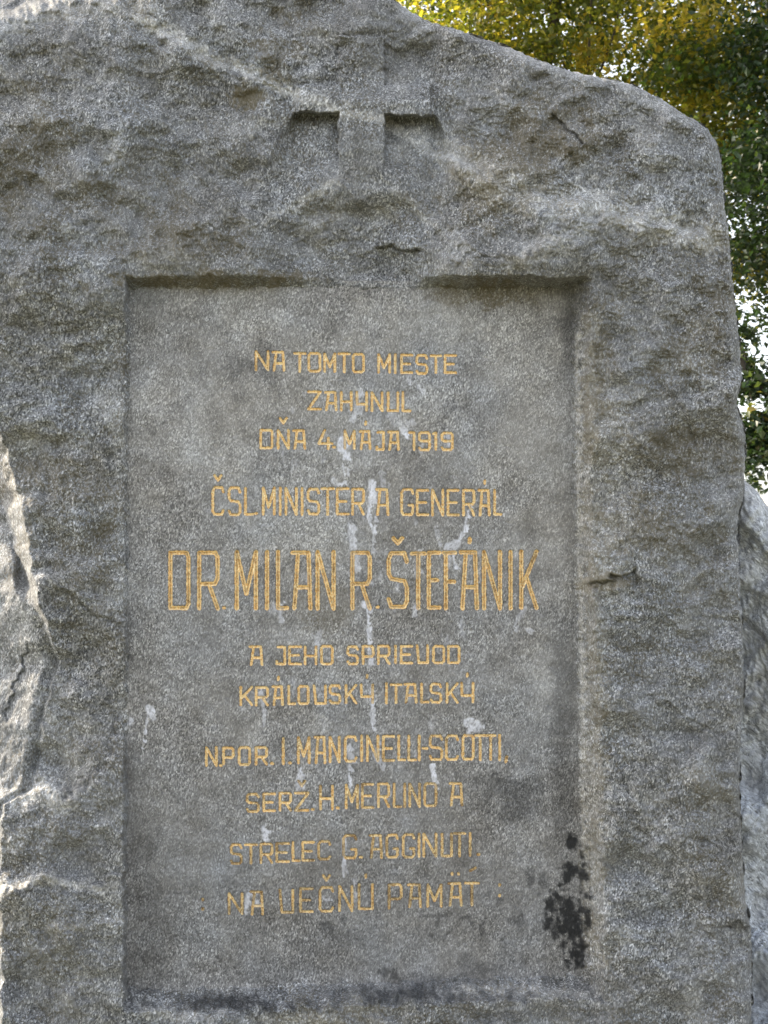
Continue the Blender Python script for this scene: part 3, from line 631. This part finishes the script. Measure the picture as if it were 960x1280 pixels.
def strokes(e):
    g, x0, x1, y0, y1 = e[:5]; acc = e[5] if len(e) > 5 else ''
    w_, h_ = x1 - x0, y1 - y0; cx = (x0 + x1) / 2
    if g == '.': out = [[(cx - .6, y0), (cx + .6, y0)]]
    elif g == ',': out = [[(cx + .5, y0), (cx - .6, y1)]]
    elif g == '-': out = [[(x0, y0), (x1, y0)]]
    elif g == ':': out = [[(cx, y0), (cx, y0 + .8)], [(cx, y1), (cx, y1 + .8)]]
    elif g == '1' and w_ < 4: out = [[(x0, y0 + 1.5), (x1, y0), (x1, y1)]]
    else: out = [[(x0 + px * w_, y0 + py * h_) for px, py in s] for s in G[g]]
    big = h_ > 50
    k = 1.35 if big else 1.0
    up = y0 - (10.5 if not big else 14.5)
    if acc == 'v': out.append([(cx - 4 * k, up - 3 * k + (-1.5 if not big else 0)), (cx, up + 1.5 * k), (cx + 4 * k, up - 3 * k + (-1.5 if not big else 0))])
    if acc == "'": out.append([(cx + .3, up + .5 - 2 * k), (cx, up + 1.8)])
    if acc == '"': out += [[(cx - 4.5, up - 2.2), (cx - 4.5, up - 1)], [(cx + 3.5, up - 2.2), (cx + 3.5, up - 1)]]
    if acc == '/': out.append([(cx - 2, up - 5), (cx + 4.5, up - 8.5)])
    return out
LET = []                                      # (glyph entry, strokes, half width px)
for li, row in enumerate(T):
    for e in row:
        hw = 2.95 if li == 4 else (2.0 if li in (3, 7) else 1.95)
        if e[0] in '.:,': hw = 2.2
        LET.append((e, strokes(e), hw))
def panel_face(X, Y):                         # dressed face, nearly flat, with small hollows
    return .0016 * fbm(X, Y, 180, 3, 91) + .0008 * fbm(X, Y, 26, 3, 92) + .00045 * fbm(X, Y, 5.5, 2, 93) - .0010 * ss(.5, .9, fbm(X, Y, 12, 3, 94))
def groove(X, Y, ss_, hw):
    d = np.full(X.shape, 1e9)
    for s in ss_: d = np.minimum(d, seg_dist(X, Y, s)[0])
    return d

def panel():
    x = np.arange(154, 735, 1.05); y = np.arange(351, 1240, 1.05); X, Y = np.meshgrid(x, y)
    keepm = (X > XL(Y) - 5) & (X < XR(Y) + 4)
    d = panel_face(X, Y)
    for e, sk, hw in LET:
        px = [p[0] for s in sk for p in s]; py = [p[1] for s in sk for p in s]
        j0, j1 = np.searchsorted(x, [min(px) - 6, max(px) + 6]); i0, i1 = np.searchsorted(y, [min(py) - 6, max(py) + 6])
        XX = X[i0:i1, j0:j1]; YY = Y[i0:i1, j0:j1]
        g = groove(XX, YY, sk, hw)
        d[i0:i1, j0:j1] -= 2.5 * PX * np.clip(hw - .1 - g, 0, None) * 1.0 + .0004 * (g < hw - .2)
    V = W(X, Y, -d).reshape(-1, 3); Q = grid_quads(*X.shape); Q = Q[keepm.ravel()[Q].all(1)]
    V, Q, st = compact(V, Q, stains_shade(X, Y).reshape(-1, 4))
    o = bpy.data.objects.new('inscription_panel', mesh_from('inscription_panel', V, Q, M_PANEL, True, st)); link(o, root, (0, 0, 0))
    return o
PAN = panel()
for e, sk, hw in LET:
    px = [p[0] for s in sk for p in s]; py = [p[1] for s in sk for p in s]
    st_ = .5 if hw < 3 else .62
    x = np.arange(min(px) - hw - 1, max(px) + hw + 1, st_); y = np.arange(min(py) - hw - 1, max(py) + hw + 1, st_)
    X, Y = np.meshgrid(x, y)
    Xn = X + .35 * gn(X / 3, Y / 3, 95); Yn = Y + .35 * gn(X / 3, Y / 3, 96)
    g = groove(Xn, Yn, sk, hw)
    hh = hw * (1 + .10 * gn(X / 5, Y / 5, 97))
    d = panel_face(X, Y) + .00035 - PX * np.clip(hh - g, 0, None) * 1.5
    m = g < hh
    Q = grid_quads(*X.shape); Q = Q[m.ravel()[Q].all(1)]
    V = W(X, Y, -d).reshape(-1, 3); c = W(np.array((min(px) + max(px)) / 2), np.array((min(py) + max(py)) / 2), 0.0)
    sta = stains_shade(X, Y); sta[..., 3] = 1.0 * ss(840, 1080, Y) + .25 * ss(600, 700, Y) + .5 * ss(545, 575, X) * (Y < 600); q_ = (hh - g) / hw; sta[..., 2] = np.maximum(ss(.35, .0, q_ + .15 * gn(X / 2.5, Y / 2.5, 98)) * (.45 if hw > 2.5 else .7), (.62 if hw > 2.5 else .15) * ss(.60, .92, q_ + .35 * gn(X / 5, Y / 5, 99)))  # worn rims, plus groove shade painted dark brown along the stroke centres
    V, Q, st = compact(V - c, Q, sta.reshape(-1, 4))
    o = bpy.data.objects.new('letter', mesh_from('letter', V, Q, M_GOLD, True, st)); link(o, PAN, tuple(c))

# ------------------------------------------------------------------ pale boulder leaning behind, right
def right_rock():
    top = [(860, 560), (905, 588), (932, 601), (948, 616), (962, 636), (1010, 668), (1080, 720), (1180, 800), (1300, 930), (1380, 1020)]
    x = np.concatenate([np.arange(860, 975, 1.8), np.linspace(975, 1380, 60)]); y = np.concatenate([np.linspace(0, 1, 420) ** 1.0])
    tc = at_coord(top, x, 0) + 1.5 * gn(x / 12, x * 0, 7)
    X = np.repeat(x[None, :], len(y), 0); Y = tc[None, :] + y[:, None] * (1640 - tc[None, :])
    base = .16
    d = .05 * fbm(X * .8 + .5 * Y, Y * .5 - .6 * X, 170, 3, 111) + .014 * fbm(X + .8 * Y, Y * .4 - .5 * X, 30, 4, 112) + .0035 * fbm(X - .7 * Y, Y * .5 + X, 8, 3, 113)
    d += .05 * terrace(fbm(X + .7 * Y, Y * .6 - .7 * X, 120, 3, 114), 5)
    for pts, h, wd in (([(905, 640), (935, 665), (975, 715)], .020, 5), ([(905, 728), (935, 738), (990, 760)], .02, 4), ([(920, 765), (950, 790), (990, 850)], .012, 5), ([(930, 1215), (960, 1180), (1000, 1120)], .03, 6)):
        dist, sg, al = seg_dist(X + 3 * gn(X / 9, Y / 9, 3), Y, pts); s = sg * dist
        d -= h * ss(-wd * .5, wd * .5, s) * ss(80, wd, s)
        d -= .5 * h * ss(wd, 0, dist)
    do = Y - tc[None, :]; q = np.clip(1 - do / 60, 0, 1); d -= .10 * (1 - np.sqrt(np.clip(1 - q * q, 0, 1)))
    q = np.clip((X - 1180) / 200, 0, 1); d -= .28 * (1 - np.sqrt(1 - q * q * .98))
    V = W(X, Y, base - d).reshape(-1, 3); nr, nc = X.shape; Q = grid_quads(nr, nc)
    ring = np.concatenate([np.arange(nc), np.arange(1, nr) * nc + nc - 1, (nr - 1) * nc + np.arange(nc - 2, -1, -1), np.arange(nr - 2, 0, -1) * nc])
    V, Q, st = close_rock(V, Q, np.zeros((len(V), 4), np.float32), ring, .85)
    c = (float(V[:, 0].mean()), float(V[:, 1].mean()), 0.0)
    V = V - np.array(c)
    o = bpy.data.objects.new('boulder', mesh_from('boulder', V, Q, M_PALE, True)); link(o, None, c)
    o['label'] = 'pale grey streaked boulder standing close behind the right edge of the memorial'; o['category'] = 'boulder'
right_rock()

def blob_rock(name, c, r, mat, seed, label):
    n, m_ = 90, 140
    th = np.linspace(.02, math.pi - .02, n); ph = np.linspace(0, 2 * math.pi, m_ + 1)[:-1]
    TH, PH = np.meshgrid(th, ph, indexing='ij')
    nx, ny, nz = np.sin(TH) * np.cos(PH), np.sin(TH) * np.sin(PH), np.cos(TH)
    nn = .16 * gn(nx * 2.2 + nz * 1.3 + 5, ny * 2.2 - nz, seed) + .07 * gn(nx * 5 + nz * 4 + 9, ny * 5 - nz * 3, seed + 1) + .03 * gn(nx * 12 + nz * 9, ny * 12 - nz * 8, seed + 2)
    R = 1 + nn
    V = np.stack([nx * R * r[0], ny * R * r[1], nz * R * r[2]], -1).reshape(-1, 3)
    Q = []
    for i in range(n - 1):
        j = np.arange(m_); a = i * m_ + j; b = i * m_ + (j + 1) % m_
        Q.append(np.stack([a, a + m_, b + m_, b], -1))
    V[:, 2] += c[2]
    me = mesh_from(name, V, np.concatenate(Q), mat, True)
    o = bpy.data.objects.new(name, me); link(o, None, (c[0], c[1], 0)); o['label'] = label; o['category'] = 'boulder'
p = W(np.array(975.), np.array(612.), 2.6)
blob_rock('boulder', (float(p[0]) + .25, 2.6, .75), (.75, .6, 1.12), M_CHALK, 120, 'cream sunlit boulder further back, seen above the pale grey boulder')

# ------------------------------------------------------------------ trees
def tube(V, Q, pts, rad, k=8):
    pts = [np.array(p, float) for p in pts]; b0 = len(V)
    for i, p in enumerate(pts):
        t = pts[min(i + 1, len(pts) - 1)] - pts[max(i - 1, 0)]; t /= np.linalg.norm(t)
        a = np.cross(t, [0, 0, 1.0]); a = a / np.linalg.norm(a) if np.linalg.norm(a) > 1e-3 else np.array([1., 0, 0]); b = np.cross(t, a)
        for j in range(k):
            q = 2 * math.pi * j / k; V.append(p + rad[i] * (a * math.cos(q) + b * math.sin(q)))
    for i in range(len(pts) - 1):
        for j in range(k):
            a = b0 + i * k + j; b = b0 + i * k + (j + 1) % k; Q.append((a, b, b + k, a + k))
def tree(label, base, fork, blobs, nclump, nleaf, leaf, mat, seed, extra=()):
    r = np.random.default_rng(seed); base = np.array(base, float)
    root_ = empty('broadleaf_tree', tuple(base), label, 'tree')
    V, Q = [], []
    fk = np.array(fork, float)
    mid = (base + fk) / 2 + r.normal(0, .06, 3) * [1, 1, 0]
    tube(V, Q, [base, base + [0, 0, .3], mid, fk], [.26, .20, .165, .13], 12)
    wts = np.array([b[1][0] * b[1][1] * b[1][2] for b in blobs]); wts /= wts.sum()
    cl = []; hubs = []
    for (c, rr) in blobs:
        c = np.array(c, float); a = fk; m = (fk + c) / 2 + r.normal(0, .15, 3)
        tube(V, Q, [a - [0, 0, .3], m, c], [.085, .06, .03], 7); hubs.append(c)
    for i in range(nclump):
        b = r.choice(len(blobs), p=wts); c, rr = blobs[b]
        v = r.normal(size=3); v /= np.linalg.norm(v); q = r.uniform(.25, 1) ** .5
        p = np.array(c) + v * q * np.array(rr)
        if p[2] < .9: continue
        cl.append((p, r.uniform(.2, .42)))
        if i % 7 == 0:
            h = hubs[b]; m = (h + p) / 2 + r.normal(0, .08, 3); tube(V, Q, [h, m, p], [.014, .009, .004], 4)
    for pts in extra:
        pts = [np.array(p, float) for p in pts]
        tube(V, Q, pts, list(np.linspace(.02, .006, len(pts))), 5)
        for a, b in zip(pts[:-1], pts[1:]):
            for t in np.linspace(0, 1, 5): cl.append((a + (b - a) * t + r.normal(0, .05, 3), .11))
    me = mesh_from('trunk', np.array(V) - base, np.array(Q), M_BARK, True)
    link(bpy.data.objects.new('trunk', me), root_, tuple(base))
    per = max(4, nleaf // len(cl)); N_ = 0; LV = []; LS = []
    for p, cr in cl:
        n = per if cr > .13 else max(10, per // 3)
        o = r.normal(0, .5, (n, 3)) * cr * np.array([1, 1, .75]); pos = p + o
        nrm = r.normal(0, .6, (n, 3)) + np.array([0, 0, .8]); nrm /= np.linalg.norm(nrm, axis=1)[:, None]
        ax = r.normal(0, 1, (n, 3)) + np.array([0, 0, -.5]); ax -= nrm * (ax * nrm).sum(1)[:, None]; ax /= np.linalg.norm(ax, axis=1)[:, None]
        sd_ = np.cross(nrm, ax); L_ = leaf * r.uniform(.65, 1.25, (n, 1)); wd = L_ * r.uniform(.30, .40, (n, 1))
        fold = nrm * L_ * .12
        q = np.stack([pos - ax * L_ * .5, pos + sd_ * wd - ax * L_ * .08 + fold, pos + ax * L_ * .55, pos - sd_ * wd - ax * L_ * .08 + fold], 1)
        LV.append(q.reshape(-1, 3)); tone = np.clip(r.normal(.45, .22) + r.normal(0, .18, n), 0, 1)
        LS.append(np.repeat(np.stack([tone, tone, tone, np.ones(n)], -1), 4, 0))
    LV = np.concatenate(LV); LS = np.concatenate(LS); a = np.arange(0, len(LV), 4)
    T_ = np.concatenate([np.stack([a, a + 1, a + 2], -1), np.stack([a, a + 2, a + 3], -1)])
    me = mesh_from('crown', LV - base, T_, mat, False, LS)
    link(bpy.data.objects.new('crown', me), root_, tuple(base))
tree('broad tree with yellowing sunlit leaves rising behind the top of the memorial', (1.15, 7.2, 0), (1.2, 7.2, 2.6),
     [((1.7, 7.2, 5.3), (1.6, 1.5, 1.7)), ((.9, 7.0, 5.9), (1.0, 1.2, 1.0)), ((2.7, 7.0, 4.7), (1.1, 1.2, 1.3)), ((1.6, 7.0, 7.2), (1.5, 1.5, 1.1)), ((1.6, 7.0, 4.1), (1.1, 1.1, .9)), ((3.3, 7.6, 6.2), (1.2, 1.2, 1.2))],
     470, 100000, .052, M_LEAF_Y, 5)
def P3(X, Y, y): return tuple(float(v) for v in W(np.array(float(X)), np.array(float(Y)), y))
tree('dark green tree in shade right of the memorial with a drooping lower branch', (3.5, 5.4, 0), (3.4, 5.4, 2.2),
     [((3.3, 5.4, 3.95), (1.15, .9, .85)), ((3.6, 5.6, 5.0), (1.2, 1.0, 1.0)), ((4.3, 5.4, 4.1), (1.1, 1.0, 1.2)), ((2.75, 5.3, 3.6), (.5, .5, .55))],
     300, 66000, .050, M_LEAF_D, 9,
     extra=[[P3(920, 420, 4.6), P3(940, 470, 4.5), P3(965, 500, 4.4)], [P3(925, 440, 4.5), P3(940, 500, 4.5)],
            [P3(990, 530, 4.5), P3(955, 545, 4.45), P3(928, 530, 4.4)], [P3(970, 555, 4.5), P3(945, 565, 4.45), P3(936, 580, 4.4)]])

for o in bpy.data.objects:
    if '_w' in o: del o['_w']
print('tris', sum(len(p.data.loops) - 2 * len(p.data.polygons) for p in bpy.data.objects if p.type == 'MESH'), 'letters', len(LET))
